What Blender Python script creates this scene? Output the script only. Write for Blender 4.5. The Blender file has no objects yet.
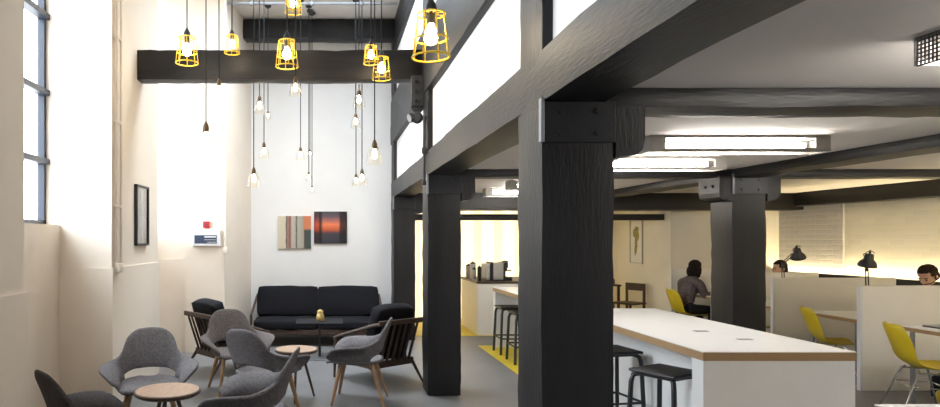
import bpy, bmesh, math, random
from mathutils import Vector, Matrix, noise
random.seed(7)
PI = math.pi
sc = bpy.context.scene
C = sc.collection
R = math.radians

# ------------------------------------------------------------------ materials
def new_mat(name):
    m = bpy.data.materials.new(name); m.use_nodes = True
    nt = m.node_tree; return m, nt, nt.nodes['Principled BSDF']

def pm(name, col, rough=.6, metal=0., var=0., vscale=8., bump=0., bscale=40., spec=.5, stretch=None, col2=None, detail=4., coat=0.):
    m, nt, b = new_mat(name)
    b.inputs['Base Color'].default_value = (*col, 1)
    b.inputs['Roughness'].default_value = rough
    b.inputs['Metallic'].default_value = metal
    b.inputs['Specular IOR Level'].default_value = spec
    if coat: b.inputs['Coat Weight'].default_value = coat
    tc = nt.nodes.new('ShaderNodeTexCoord'); mp = nt.nodes.new('ShaderNodeMapping')
    nt.links.new(tc.outputs['Object'], mp.inputs['Vector'])
    if stretch: mp.inputs['Scale'].default_value = stretch
    if var or col2:
        n = nt.nodes.new('ShaderNodeTexNoise'); n.inputs['Scale'].default_value = vscale; n.inputs['Detail'].default_value = detail
        nt.links.new(mp.outputs[0], n.inputs['Vector'])
        r = nt.nodes.new('ShaderNodeValToRGB')
        c2 = col2 if col2 else tuple(max(0, c*(1-var)) for c in col)
        c1 = col if col2 else tuple(min(1, c*(1+var)) for c in col)
        r.color_ramp.elements[0].position = .35; r.color_ramp.elements[1].position = .65
        r.color_ramp.elements[0].color = (*c2, 1); r.color_ramp.elements[1].color = (*c1, 1)
        nt.links.new(n.outputs['Fac'], r.inputs['Fac']); nt.links.new(r.outputs['Color'], b.inputs['Base Color'])
    if bump:
        n2 = nt.nodes.new('ShaderNodeTexNoise'); n2.inputs['Scale'].default_value = bscale; n2.inputs['Detail'].default_value = 6
        nt.links.new(mp.outputs[0], n2.inputs['Vector'])
        bp = nt.nodes.new('ShaderNodeBump'); bp.inputs['Strength'].default_value = bump; bp.inputs['Distance'].default_value = .012
        nt.links.new(n2.outputs['Fac'], bp.inputs['Height']); nt.links.new(bp.outputs['Normal'], b.inputs['Normal'])
    return m

def emit(name, col, s):
    m, nt, b = new_mat(name)
    b.inputs['Base Color'].default_value = (*col, 1)
    b.inputs['Emission Color'].default_value = (*col, 1)
    b.inputs['Emission Strength'].default_value = s
    return m

def glass(name, col=(1, 1, 1), mixf=.12, rough=.02):
    m = bpy.data.materials.new(name); m.use_nodes = True; nt = m.node_tree
    nt.nodes.clear()
    o = nt.nodes.new('ShaderNodeOutputMaterial'); mx = nt.nodes.new('ShaderNodeMixShader')
    t = nt.nodes.new('ShaderNodeBsdfTransparent'); g = nt.nodes.new('ShaderNodeBsdfGlossy')
    t.inputs['Color'].default_value = (*col, 1); g.inputs['Roughness'].default_value = rough
    f = nt.nodes.new('ShaderNodeLayerWeight'); f.inputs['Blend'].default_value = mixf
    nt.links.new(f.outputs['Facing'], mx.inputs[0]); nt.links.new(t.outputs[0], mx.inputs[1]); nt.links.new(g.outputs[0], mx.inputs[2])
    nt.links.new(mx.outputs[0], o.inputs['Surface'])
    return m

def brick_mat(name, col, mortar, bump, rough=.8):
    m, nt, b = new_mat(name)
    tc = nt.nodes.new('ShaderNodeTexCoord')
    sp = nt.nodes.new('ShaderNodeSeparateXYZ'); cb = nt.nodes.new('ShaderNodeCombineXYZ'); ad = nt.nodes.new('ShaderNodeMath')
    nt.links.new(tc.outputs['Object'], sp.inputs[0]); nt.links.new(sp.outputs['X'], ad.inputs[0]); nt.links.new(sp.outputs['Y'], ad.inputs[1])
    nt.links.new(ad.outputs[0], cb.inputs['X']); nt.links.new(sp.outputs['Z'], cb.inputs['Y'])
    br = nt.nodes.new('ShaderNodeTexBrick'); br.inputs['Scale'].default_value = 1
    br.inputs['Brick Width'].default_value = .22; br.inputs['Row Height'].default_value = .075; br.inputs['Mortar Size'].default_value = .008
    br.inputs['Mortar Smooth'].default_value = .6
    br.inputs['Color1'].default_value = (*col, 1); br.inputs['Color2'].default_value = (*[c*.9 for c in col], 1); br.inputs['Mortar'].default_value = (*mortar, 1)
    nt.links.new(cb.outputs[0], br.inputs['Vector']); nt.links.new(br.outputs['Color'], b.inputs['Base Color'])
    n2 = nt.nodes.new('ShaderNodeTexNoise'); n2.inputs['Scale'].default_value = 35
    nt.links.new(tc.outputs['Object'], n2.inputs['Vector'])
    sb = nt.nodes.new('ShaderNodeMath'); sb.operation = 'SUBTRACT'
    nt.links.new(n2.outputs['Fac'], sb.inputs[0]); nt.links.new(br.outputs['Fac'], sb.inputs[1])
    bp = nt.nodes.new('ShaderNodeBump'); bp.inputs['Strength'].default_value = bump; bp.inputs['Distance'].default_value = .012
    nt.links.new(sb.outputs[0], bp.inputs['Height']); nt.links.new(bp.outputs['Normal'], b.inputs['Normal'])
    b.inputs['Roughness'].default_value = rough
    return m

def ply_mat(name):
    m, nt, b = new_mat(name)
    tc = nt.nodes.new('ShaderNodeTexCoord'); w = nt.nodes.new('ShaderNodeTexWave')
    w.bands_direction = 'Z'; w.inputs['Scale'].default_value = 40; w.inputs['Distortion'].default_value = .4
    nt.links.new(tc.outputs['Object'], w.inputs['Vector'])
    r = nt.nodes.new('ShaderNodeValToRGB'); r.color_ramp.elements[0].color = (.30, .18, .085, 1); r.color_ramp.elements[1].color = (.43, .28, .14, 1)
    nt.links.new(w.outputs['Color'], r.inputs['Fac']); nt.links.new(r.outputs['Color'], b.inputs['Base Color'])
    b.inputs['Roughness'].default_value = .5
    return m

M = {}
M['plaster'] = pm('white_plaster', (.80, .71, .605), .75, var=.03, vscale=1.6, bump=.12, bscale=14)
M['plasterR'] = pm('cream_plaster', (.78, .73, .62), .8, var=.03, vscale=2, bump=.12, bscale=14)
M['white'] = pm('white_paint', (.82, .81, .80), .6, var=.02, vscale=2, bump=.05, bscale=10)
M['ceil'] = pm('ceiling_paint', (.68, .645, .615), .85, var=.03, vscale=1.2, bump=.05, bscale=9)
M['brick'] = brick_mat('painted_brick', (.76, .72, .60), (.74, .70, .58), .09)
M['brickg'] = brick_mat('grey_brick', (.55, .53, .50), (.60, .58, .55), .4)
M['floor'] = pm('resin_floor', (.16, .158, .16), .45, var=.10, vscale=1.3, bump=.03, bscale=6, detail=8)
M['yfloor'] = pm('yellow_floor', (.70, .53, .02), .5, var=.08, vscale=3)
M['timber'] = pm('black_timber', (.0075, .007, .008), .48, spec=.42, var=.45, vscale=9, bump=.28, bscale=90, stretch=(1, 1, .14))
M['beam'] = pm('black_beam', (.0075, .007, .008), .48, spec=.42, var=.45, vscale=9, bump=.28, bscale=90, stretch=(1, .14, 1))
M['beamx'] = pm('black_cross_beam', (.0075, .007, .008), .48, spec=.42, var=.45, vscale=9, bump=.28, bscale=90, stretch=(.14, 1, 1))
M['steel'] = pm('black_steel', (.03, .03, .033), .4, metal=.5, bump=.1, bscale=60)
M['blackm'] = pm('black_metal', (.018, .018, .02), .4, spec=.5, bump=.05, bscale=90)
M['matt'] = pm('matt_black', (.012, .012, .013), .8, spec=.2, var=.1)
M['navy'] = pm('navy_window_metal', (.018, .024, .04), .4)
M['fabric'] = pm('grey_fabric', (.155, .145, .15), .9, var=.22, vscale=60, bump=.35, bscale=260, spec=.2)
M['fabricb'] = pm('brown_grey_fabric', (.125, .108, .102), .9, var=.22, vscale=60, bump=.35, bscale=260, spec=.2)
M['fabricd'] = pm('dark_grey_fabric', (.07, .063, .063), .9, var=.22, vscale=60, bump=.35, bscale=260, spec=.2)
M['black_fab'] = pm('black_fabric', (.007, .007, .010), .9, var=.2, vscale=40, bump=.3, bscale=200, spec=.25)
M['oak'] = pm('oak', (.40, .24, .12), .5, col2=(.30, .17, .08), vscale=14, stretch=(6, 6, .6))
M['walnut'] = pm('walnut', (.075, .042, .027), .5, col2=(.045, .026, .018), vscale=14, stretch=(5, 5, .6))
M['tabletop'] = pm('pinkish_oak', (.44, .30, .21), .45, col2=(.35, .23, .155), vscale=9, stretch=(8, .8, 8))
M['yplastic'] = pm('yellow_plastic', (.62, .46, .018), .4, var=.03, vscale=3)
M['lam'] = pm('white_laminate', (.74, .74, .745), .3, var=.015, vscale=4)
M['panel'] = pm('white_panel', (.80, .79, .77), .5, var=.015, vscale=3)
M['cream'] = pm('cream_panel', (.84, .81, .75), .6, var=.015, vscale=3)
M['ply'] = ply_mat('plywood_edge')
M['chrome'] = pm('chrome', (.75, .75, .76), .2, metal=1, var=.02)
M['silver'] = pm('brushed_silver', (.52, .51, .49), .35, metal=.7, var=.05, vscale=20)
M['brass'] = pm('brass', (.10, .06, .025), .45, metal=.5, var=.1, vscale=20)
M['ycage'] = pm('yellow_wire', (.83, .55, .02), .4, var=.03)
M['glass'] = glass('clear_glass')
M['shade'] = glass('amber_glass', (1.0, .97, .90), .10)
M['bulb'] = emit('bulb_glow', (1.0, .82, .56), 40)
M['bulbs'] = emit('small_bulb_glow', (1.0, .82, .56), 25)
M['tube'] = emit('tube_glow', (1.0, .94, .86), 40)
M['led'] = emit('led_strip_glow', (1.0, .86, .58), 3.5)
M['litw'] = emit('lit_panel_white', (1.0, .88, .64), .56)
M['lity'] = emit('lit_panel_yellow', (1.0, .85, .54), .50)
M['perf'] = pm('fixture_grey', (.34, .325, .30), .5, metal=.2, var=.1, vscale=200)
M['red'] = pm('red_plastic', (.55, .02, .03), .4, var=.03)
M['lcd'] = pm('slate_display', (.06, .075, .12), .8, spec=.1, var=.3, vscale=60)
M['pipe'] = pm('painted_pipe', (.74, .66, .57), .5, var=.04)
M['gold'] = pm('gold_jar', (.62, .45, .17), .3, metal=.5, var=.4, vscale=30)
M['dgrey'] = pm('dark_grey_metal', (.07, .07, .075), .5, metal=.3, var=.1)
M['grey'] = pm('grey_metal', (.28, .29, .31), .45, metal=.4, var=.05)
M['skin'] = pm('skin', (.60, .36, .25), .55, var=.05, vscale=10)
M['hairb'] = pm('dark_brown_hair', (.014, .009, .007), .8, spec=.15, var=.3, vscale=60, bump=.5, bscale=90, stretch=(1, 1, .2))
M['hairm'] = pm('brown_hair', (.028, .018, .011), .8, spec=.15, var=.3, vscale=60, bump=.5, bscale=90)
M['eye'] = pm('eye_dark', (.02, .015, .012), .2, var=.05)
M['sweater'] = pm('grey_sweater', (.115, .09, .092), .95, var=.25, vscale=25, bump=.4, bscale=120)
M['shirt'] = pm('white_shirt', (.62, .60, .57), .85, var=.04)
M['shirtb'] = pm('charcoal_shirt', (.06, .065, .08), .85, var=.08)
M['jeans'] = pm('black_trousers', (.016, .017, .022), .9, var=.2, vscale=30)
M['shoe'] = pm('dark_shoe', (.02, .018, .018), .5, var=.1)
M['paper'] = pm('paper', (.76, .74, .68), .8, var=.03)
M['leaf'] = pm('print_leaf', (.30, .26, .08), .8, var=.3, vscale=40)
M['botred'] = pm('brown_glass', (.16, .05, .03), .2, var=.2)

# ------------------------------------------------------------------ mesh helpers
class MB:
    def __init__(s): s.bm = bmesh.new(); s.mi = 0
    def _mark(s, faces):
        for f in faces: f.material_index = s.mi
    def box(s, x0, x1, y0, y1, z0, z1, bev=0., mat=None, seg=2):
        n0 = len(s.bm.faces)
        r = bmesh.ops.create_cube(s.bm, size=1)
        T = Matrix.Translation(((x0+x1)/2, (y0+y1)/2, (z0+z1)/2)) @ Matrix.Diagonal((abs(x1-x0), abs(y1-y0), abs(z1-z0), 1))
        if mat is not None: T = mat @ T
        bmesh.ops.transform(s.bm, matrix=T, verts=r['verts'])
        es = list({e for v in r['verts'] for e in v.link_edges})
        if bev: bmesh.ops.bevel(s.bm, geom=es, offset=bev, segments=seg, affect='EDGES', profile=.5)
        s.bm.faces.ensure_lookup_table()
        s._mark(s.bm.faces[n0:]); return s
    def cyl(s, p, q, r0, r1=None, n=12, cap=True):
        r1 = r0 if r1 is None else r1
        p, q = Vector(p), Vector(q); d = q-p
        n0 = len(s.bm.faces)
        T = Matrix.Translation((p+q)/2) @ d.to_track_quat('Z', 'Y').to_matrix().to_4x4()
        bmesh.ops.create_cone(s.bm, cap_ends=cap, segments=n, radius1=r0, radius2=r1, depth=d.length, matrix=T)
        s.bm.faces.ensure_lookup_table(); s._mark(s.bm.faces[n0:]); return s
    def sph(s, c, r, sx=1, sy=1, sz=1, u=16, v=10, mat=None):
        n0 = len(s.bm.faces)
        T = Matrix.Translation(c) @ (mat if mat is not None else Matrix.Identity(4)) @ Matrix.Diagonal((sx, sy, sz, 1))
        bmesh.ops.create_uvsphere(s.bm, u_segments=u, v_segments=v, radius=r, matrix=T)
        s.bm.faces.ensure_lookup_table(); s._mark(s.bm.faces[n0:]); return s
    def tube(s, pts, r, n=8, closed=False):
        pts = [Vector(p) for p in pts]; N = len(pts); rings = []
        rr = r if isinstance(r, (list, tuple)) else [r]*N
        up = None; n0 = len(s.bm.faces)
        for i, p in enumerate(pts):
            a = pts[(i-1) % N] if (i > 0 or closed) else p
            b = pts[(i+1) % N] if (i < N-1 or closed) else p
            t = (b-a).normalized()
            if up is None:
                up = t.orthogonal().normalized()
            up = (up - t*up.dot(t)).normalized(); w = t.cross(up)
            rings.append([s.bm.verts.new(p + (up*math.cos(2*PI*k/n)+w*math.sin(2*PI*k/n))*rr[i]) for k in range(n)])
        for i in range(N if closed else N-1):
            A, B = rings[i], rings[(i+1) % N]
            for k in range(n):
                try: s.bm.faces.new((A[k], A[(k+1) % n], B[(k+1) % n], B[k]))
                except ValueError: pass
        if not closed:
            s.bm.faces.new(rings[0][::-1]); s.bm.faces.new(rings[-1])
        s.bm.faces.ensure_lookup_table(); s._mark(s.bm.faces[n0:]); return s
    def ring(s, c, R_, r, n=20, m=6):
        return s.tube([(c[0]+R_*math.cos(2*PI*k/n), c[1]+R_*math.sin(2*PI*k/n), c[2]) for k in range(n)], r, m, True)
    def lathe(s, prof, c=(0, 0, 0), n=20, caps=True):
        rings = []; n0 = len(s.bm.faces)
        for (r, z) in prof:
            rings.append([s.bm.verts.new((c[0]+r*math.cos(2*PI*k/n), c[1]+r*math.sin(2*PI*k/n), c[2]+z)) for k in range(n)])
        for A, B in zip(rings, rings[1:]):
            for k in range(n): s.bm.faces.new((A[k], A[(k+1) % n], B[(k+1) % n], B[k]))
        if caps:
            s.bm.faces.new(rings[0][::-1]); s.bm.faces.new(rings[-1])
        s.bm.faces.ensure_lookup_table(); s._mark(s.bm.faces[n0:]); return s
    def prism(s, poly, z0, z1):
        n0 = len(s.bm.faces)
        a = [s.bm.verts.new((x, y, z0)) for x, y in poly]; b = [s.bm.verts.new((x, y, z1)) for x, y in poly]
        s.bm.faces.new(a[::-1]); s.bm.faces.new(b); N = len(poly)
        for i in range(N): s.bm.faces.new((a[i], a[(i+1) % N], b[(i+1) % N], b[i]))
        s.bm.faces.ensure_lookup_table(); s._mark(s.bm.faces[n0:]); return s
    def quad(s, pts):
        f = s.bm.faces.new([s.bm.verts.new(p) for p in pts]); f.material_index = s.mi; return s
    def timber(s, x0, x1, y0, y1, z0, z1, step=.09, amp=.008, seed=0):
        """a rough-hewn baulk: a box cut into a grid whose faces and arrises wander"""
        dims = [(x0, x1), (y0, y1), (z0, z1)]
        ns = [max(3, min(60, int(round((b-a)/step)))) for a, b in dims]
        vd = {}; n0 = len(s.bm.faces)
        def V(i, j, k):
            key = (i, j, k)
            if key in vd: return vd[key]
            p = Vector([dims[a][0]+(dims[a][1]-dims[a][0])*t/ns[a] for a, t in enumerate(key)])
            q = p*3.1+Vector((seed, seed*.7, 0))
            d = Vector((noise.noise(q), noise.noise(q+Vector((11, 3, 5))), noise.noise(q+Vector((2, 17, 9)))))*amp
            d += Vector((noise.noise(p*13), noise.noise(p*13+Vector((7, 0, 0))), noise.noise(p*13+Vector((0, 7, 0)))))*amp*.35
            cen = Vector([(a+b)/2 for a, b in dims]); on = [t in (0, ns[a]) for a, t in enumerate(key)]
            if sum(on) >= 2:      # worn arrises
                for a in range(3):
                    if on[a]: p[a] += (cen[a]-p[a])/max(1e-6, abs(cen[a]-p[a]))*(.006+.008*abs(noise.noise(p*6)))
            vd[key] = s.bm.verts.new(p+d); return vd[key]
        for a in range(3):
            b, c = (a+1) % 3, (a+2) % 3
            for side in (0, ns[a]):
                for i in range(ns[b]):
                    for j in range(ns[c]):
                        ks = []
                        for (u, v) in ((i, j), (i+1, j), (i+1, j+1), (i, j+1)):
                            k = [0, 0, 0]; k[a] = side; k[b] = u; k[c] = v; ks.append(V(*k))
                        if side == 0: ks.reverse()
                        s.bm.faces.new(ks)
        s.bm.faces.ensure_lookup_table(); s._mark(s.bm.faces[n0:]); return s
    def build(s, name, mats, parent=None, smooth=False, sub=0, solid=0., ang=40, loc=None, rotz=0., soff=0.):
        bmesh.ops.recalc_face_normals(s.bm, faces=s.bm.faces)
        me = bpy.data.meshes.new(name); s.bm.to_mesh(me); s.bm.free()
        if not isinstance(mats, (list, tuple)): mats = [mats]
        for m in mats: me.materials.append(m)
        if smooth:
            for p in me.polygons: p.use_smooth = True
            if ang < 180: me.set_sharp_from_angle(angle=R(ang))
        o = bpy.data.objects.new(name, me); C.objects.link(o)
        if parent: o.parent = parent
        if loc: o.location = loc
        o.rotation_euler.z = rotz
        if solid:
            md = o.modifiers.new('thickness', 'SOLIDIFY'); md.thickness = solid; md.offset = soff
        if sub:
            md = o.modifiers.new('smooth', 'SUBSURF'); md.levels = sub; md.render_levels = sub
        return o

def tag(o, label, cat, group=None, kind=None):
    o['label'] = label; o['category'] = cat
    if group: o['group'] = group
    if kind: o['kind'] = kind
    return o
def thing(name, label, cat, loc=(0, 0, 0), rotz=0., group=None):
    o = bpy.data.objects.new(name, None); C.objects.link(o); o.empty_display_size = .1
    o.location = loc; o.rotation_euler.z = rotz
    return tag(o, label, cat, group)
def copy_tree(o, parent=None):
    c = o.copy(); C.objects.link(c)
    if parent: c.parent = parent
    for ch in list(o.children): copy_tree(ch, c)
    return c
def struct(o, label=None, cat=None):
    o['kind'] = 'structure'
    if label: tag(o, label, cat)
    return o

F, VX, VY, H = 630., 330., 238., 1.6
def at(x, y, d):          # a point of the room seen at x, y from the camera, d metres ahead
    return Vector(((x-VX)*d/F, d, H+(VY-y)*d/F))
def face(dx, dy):         # rotation that turns local -Y to the direction dx, dy
    return math.atan2(dy, dx)+PI/2

# ------------------------------------------------------------------ camera
cam_d = bpy.data.cameras.new('camera'); cam = bpy.data.objects.new('camera', cam_d); C.objects.link(cam)
cam.location = (0, 0, H); cam.rotation_euler = (PI/2, 0, 0)
cam_d.sensor_width = 36; cam_d.lens = F*36/940; cam_d.shift_x = 140/940; cam_d.shift_y = 34.5/940; cam_d.clip_start = .05
sc.camera = cam

# ------------------------------------------------------------------ the setting
ZC, ZL = 5.0, 2.30
XW = -2.05
b = MB(); b.box(-3.2, 7.7, -3.2, 13.2, -.12, 0)
struct(b.build('floor', M['floor']))
b = MB(); SX0, SX1, SY0, SY1 = -1.3, .7, 7.1, 8.8                         # added roof light, out of view, put in to brighten lounge and back wall
b.box(-3.2, 7.7, -3.2, SY0, ZC, ZC+.15); b.box(-3.2, 7.7, SY1, 13.2, ZC, ZC+.15); b.box(-3.2, SX0, SY0, SY1, ZC, ZC+.15); b.box(SX1, 7.7, SY0, SY1, ZC, ZC+.15)
struct(b.build('ceiling', M['ceil']))
b = MB()
for k in range(4):
    x = SX0+(SX1-SX0)*k/3; b.box(x-.03, x+.03, SY0, SY1, ZC+.06, ZC+.12)
for y in (SY0+.03, SY1-.03): b.box(SX0, SX1, y-.03, y+.03, ZC+.06, ZC+.12)
sk = b.build('window_4', M['navy']); struct(sk)
b = MB(); b.box(SX0, SX1, SY0, SY1, ZC+.085, ZC+.09); b.build('glazing', M['glass'], sk)
b = MB(); b.box(1.06, 7.7, -3.2, 13.2, ZL, ZL+.08); struct(b.build('ceiling_mezzanine', M['ceil']))
b = MB(); b.box(2.2, 3.7, 6.9, 9.36, 0, .004); struct(b.build('floor_yellow_zone', M['yfloor']))
b = MB(); b.box(1.05, 5.6, 10.28, 13.0, 0, .004); struct(b.build('floor_yellow_kitchen', M['yfloor']))

XG = -2.76
b = MB()
b.box(-2.82, XW, 1.9, 4.22, 0, ZC)                                    # first pier
b.prism([(-2.82, 1.9), (XW+.022, 1.9), (XW+.022, 4.232), (-2.57, 4.232), (-2.82, 4.232)], 0, 1.235)
b.box(-2.82, -2.57, 4.22, 6.06, 0, 1.724)                             # apron under the window
b.prism([(-2.82, 6.06), (-2.62, 6.06), (-2.57, 6.0), (XW, 5.91), (XW, 7.49), (-2.82, 7.49)], 0, ZC)
b.prism([(-2.82, 6.04), (-2.62, 6.04), (-2.57, 5.985), (XW+.018, 5.89), (XW+.018, 7.50), (-2.82, 7.50)], 0, 1.317)
b.box(-2.82, -2.57, 7.49, 8.84, 0, 1.724)
b.prism([(-2.82, 8.84), (-2.02, 8.84), (-2.02, 8.78), (-1.47, 8.78), (-1.28, 10.2), (-2.82, 10.2)], 0, ZC)
b.box(-2.82, -2.015, 8.822, 8.9, 0, 1.31)
b.box(-2.82, -2.57, .1, 1.9, 0, 1.724)
b.box(-2.82, XW, -3.2, .1, 0, ZC)
struct(b.build('wall_left', M['plaster']))
b = MB(); b.box(-3.05, 1.05, 10.2, 10.4, 0, ZC); struct(b.build('wall_back', M['white']))
b = MB(); b.box(1.04, 1.16, -3.2, 13.0, 2.44, ZC); struct(b.build('wall_parapet', M['white']))
b = MB(); b.box(7.4, 7.6, -3.2, 10.36, 0, ZL); struct(b.build('wall_right', M['brick']))
b = MB(); b.box(7.375, 7.41, 9.06, 10.35, 0, ZL)
struct(b.build('wall_brick_pier', M['brickg']))
b = MB(); b.box(5.6, 7.6, 10.35, 10.5, 0, ZL); struct(b.build('wall_office_end', M['plasterR']))
b = MB(); b.box(5.6, 5.75, 10.5, 12.6, 0, ZL); struct(b.build('wall_alcove', M['plasterR']))
b = MB(); b.box(1.0, 5.75, 12.6, 12.75, 0, ZL); struct(b.build('wall_kitchen', M['plasterR']))
b = MB(); b.box(.92, 1.05, 10.4, 12.6, 0, ZL+.1); struct(b.build('wall_kitchen_left', M['plasterR']))
b = MB()                                                              # wall behind the viewer
b.box(-2.82, 7.6, -3.2, -3.05, 0, ZC)
struct(b.build('wall_front', M['white']))

def window(n, x, y0, y1, z0, z1, bars, mull):
    b = MB(); t = .045
    b.box(x-.03, x+.03, y0, y1, z0, z0+t); b.box(x-.03, x+.03, y0, y1, z1-t, z1)
    b.box(x-.03, x+.03, y0, y0+t, z0, z1); b.box(x-.03, x+.03, y1-t, y1, z0, z1)
    for z in bars: b.box(x-.03, x+.07, y0, y1, z-.028, z+.028, .006)
    for y in mull: b.box(x-.02, x+.03, y-.018, y+.018, z0, z1)
    f = b.build('window_%d' % n, M['navy']); struct(f)
    g = MB(); g.box(x-.008, x-.002, y0+.01, y1-.01, z0+.01, z1-.01); g.build('glazing', M['glass'], f)
    return f
window(1, XG, 4.22, 6.06, 1.724, 5.0, [2.33, 2.99, 3.72, 4.4], [4.84, 5.45])
window(2, XG, 7.49, 8.84, 1.724, 5.0, [2.33, 2.99, 3.72, 4.4], [7.94, 8.39])
window(3, XG, .1, 1.9, 1.724, 5.0, [2.33, 2.99, 3.72, 4.4], [.7, 1.3])  # added window out of view, for more daylight from the left
# a strip of beam ends and headers at the kitchen
def timber_obj(name, x0, x1, y0, y1, z0, z1, m, label, cat, seed=0, parent=None, amp=.008):
    b = MB(); b.timber(x0, x1, y0, y1, z0, z1, seed=seed, amp=amp)
    o = b.build(name, m, parent, smooth=True, ang=50)
    if parent is None: struct(o, label, cat)
    return o

# ------------------------------------------------------------------ columns
W = .35
def column(x, y, label, left, right, seed, upper):
    c = timber_obj('column', x, x+W, y, y+W+.03, 0, 2.24, M['timber'], label, 'column', seed)
    if upper:
        timber_obj('upper_post', x, x+.10, y, y+W, 2.2, ZC, M['timber'], None, None, seed+3, c)
    # front plate with bolts and the moulded bearing blocks either side
    b = MB(); b.box(x+.012, x+W-.005, y-.014, y+.01, 2.045, 2.235, .003)
    pl = b.build('bearing_plate', M['steel'], c)
    b = MB()
    for dx in (.09, .26):
        for z in (2.09, 2.19): b.cyl((x+dx, y-.012, z), (x+dx, y-.026, z), .014, n=8)
    b.build('bolt_heads', M['steel'], pl)
    b = MB(); b.box(x-.006, x+.012, y-.022, y+.012, 2.045, 2.25, .003); b.build('plate_edge_glint', M['grey'], pl)  # paler grey strip stands in for the highlight along the plate's edge
    for sgn, on in ((1, right), (-1, left)):
        if not on: continue
        x0 = x+W if sgn > 0 else x
        prof = [(0, 2.235), (.135, 2.235), (.135, 2.06), (.125, 2.015), (.10, 1.99), (0, 1.975)]
        bm = MB(); A = [bm.bm.verts.new((x0+sgn*u, y-.005, z)) for u, z in prof]; B = [bm.bm.verts.new((x0+sgn*u, y+W+.005, z)) for u, z in prof]
        bm.bm.faces.new(A); bm.bm.faces.new(B[::-1]); n = len(prof)
        for i in range(n): bm.bm.faces.new((A[i], B[i], B[(i+1) % n], A[(i+1) % n]))
        for dy in (.11, .24): bm.cyl((x0+sgn*.134, y+dy, 2.13), (x0+sgn*.15, y+dy, 2.13), .016, n=8)
        bm.build('bearing_block', M['timber'], c)
    return c
X1 = .983
column(X1, 2.94, 'massive black timber column closest to us, bolted plate at its top', False, True, 1, True)
column(X1, 6.37, 'black timber column behind the lounge chairs with a spotlight bracket above', False, True, 5, True)
column(X1, 9.80, 'black timber column against the wall beside the black sofa', False, True, 9, True)
column(4.07, 6.37, 'black timber column behind the long white bar, between the seated people', True, True, 13, False)

# ------------------------------------------------------------------ beams
timber_obj('beam', X1, 1.29, -3.0, 10.2, 2.235, 2.49, M['beam'], 'long dark beam running away over the three columns at mezzanine level', 'beam', 2)
timber_obj('beam', 4.08, 4.42, -3.0, 12.5, 2.21, 2.31, M['beam'], 'long dark beam running over the column behind the white bar', 'beam', 4)
timber_obj('beam', 1.28, 7.42, 2.93, 3.2, 2.205, 2.31, M['beamx'], 'shallow dark cross beam under the low ceiling at the foremost column', 'beam', 6)
timber_obj('beam', 1.28, 7.42, 6.40, 6.66, 2.215, 2.31, M['beamx'], 'shallow dark cross beam meeting the column behind the white bar', 'beam', 7)
timber_obj('beam', 1.28, 7.42, 9.80, 10.1, 2.03, 2.31, M['beamx'], 'deep dark cross beam before the kitchen and the office end wall', 'beam', 8)
timber_obj('beam', 7.22, 7.41, -3.0, 10.36, 2.09, 2.31, M['beam'], 'dark wall plate along the top of the yellowish brick wall', 'beam', 10)
timber_obj('beam', XW-.05, 1.06, 6.69, 6.89, 3.278, 3.607, M['beamx'], 'large black cross beam behind the yellow cage lamps', 'beam', 11)
timber_obj('beam', -1.62, 1.0, 9.72, 9.98, 4.68, 4.985, M['beamx'], 'smaller black beam under the high ceiling at the back wall', 'beam', 12)
timber_obj('beam', .975, 1.10, -3.0, 10.2, 3.1, 3.80, M['beam'], 'tall dark beam above the white parapet panels', 'beam', 14)
timber_obj('beam', .99, 1.10, -3.0, 10.2, 4.5, 4.995, M['beam'], 'dark top plate beneath the high ceiling', 'beam', 15)
b = MB(); b.box(1.05, 5.6, 10.55, 10.75, 1.90, 2.0, .004); struct(b.build('beam', M['beamx']), 'thin dark header over the lit kitchen panels', 'beam')

# steel bracket under the cross beam, with spotlight and conduit
t = thing('steel_bracket', 'grey bolted steel bracket under the end of the large black cross beam', 'bracket', (.925, 6.66, 2.95))
b = MB(); b.box(-.07, .07, -.03, .0, .04, .36, .004); b.lathe([(.001, -.03), (.07, -.03), (.07, 0), (.001, 0)], (0, 0, 0), 16)
bmesh.ops.transform(b.bm, matrix=Matrix.Translation((0, 0, .04)) @ Matrix.Rotation(PI/2, 4, 'X'), verts=[v for v in b.bm.verts if v.co.z < .035])
b.build('plate', M['dgrey'], t)
for z in (.09, .19, .29):
    b = MB(); b.cyl((-.02, -.03, z), (-.02, -.05, z), .016, n=8); b.build('bolt', M['steel'], t)
t = thing('spotlight', 'small round grey spotlight on the post below the steel bracket', 'spotlight', (.90, 6.5, 2.84))
b = MB(); b.sph((0, 0, 0), .062, u=16, v=12); b.cyl((-.05, -.02, 0), (-.085, -.03, -.01), .045, .05); b.build('housing', M['dgrey'], t, True)
b = MB(); b.cyl((-.085, -.03, -.01), (-.088, -.031, -.011), .042); b.build('lens', M['grey'], t)
b = MB(); b.cyl((.0, 0, 0), (.09, 0.0, 0), .016); b.build('mount', M['steel'], t)
b = MB(); b.tube([(.96, 6.42, 2.84), (.96, 6.42, 2.15)], .014); b.box(.935, .985, 6.40, 6.44, 2.46, 2.52, .004); b.box(.94, .98, 6.40, 6.44, 2.14, 2.19, .004)
tag(b.build('conduit', M['dgrey'], smooth=True), 'thin grey conduit running down the post below the spotlight', 'pipe')
b = MB(); p = XW+.03
b.tube([(p, 5.98, 5.0), (p, 5.98, 1.35)], .016); b.tube([(p+.012, 6.05, 5.0), (p+.012, 6.05, 1.35)], .011)
for z in (1.9, 2.7, 3.5, 4.3): b.box(p-.025, p+.02, 5.955, 6.07, z-.012, z+.012, .003)
b.box(p-.02, p+.04, 5.95, 6.05, 1.27, 1.36, .006)
tag(b.build('wall_conduit', M['pipe'], smooth=True), 'pair of painted conduits down the near edge of the wall with the tall picture', 'pipe')
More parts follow.
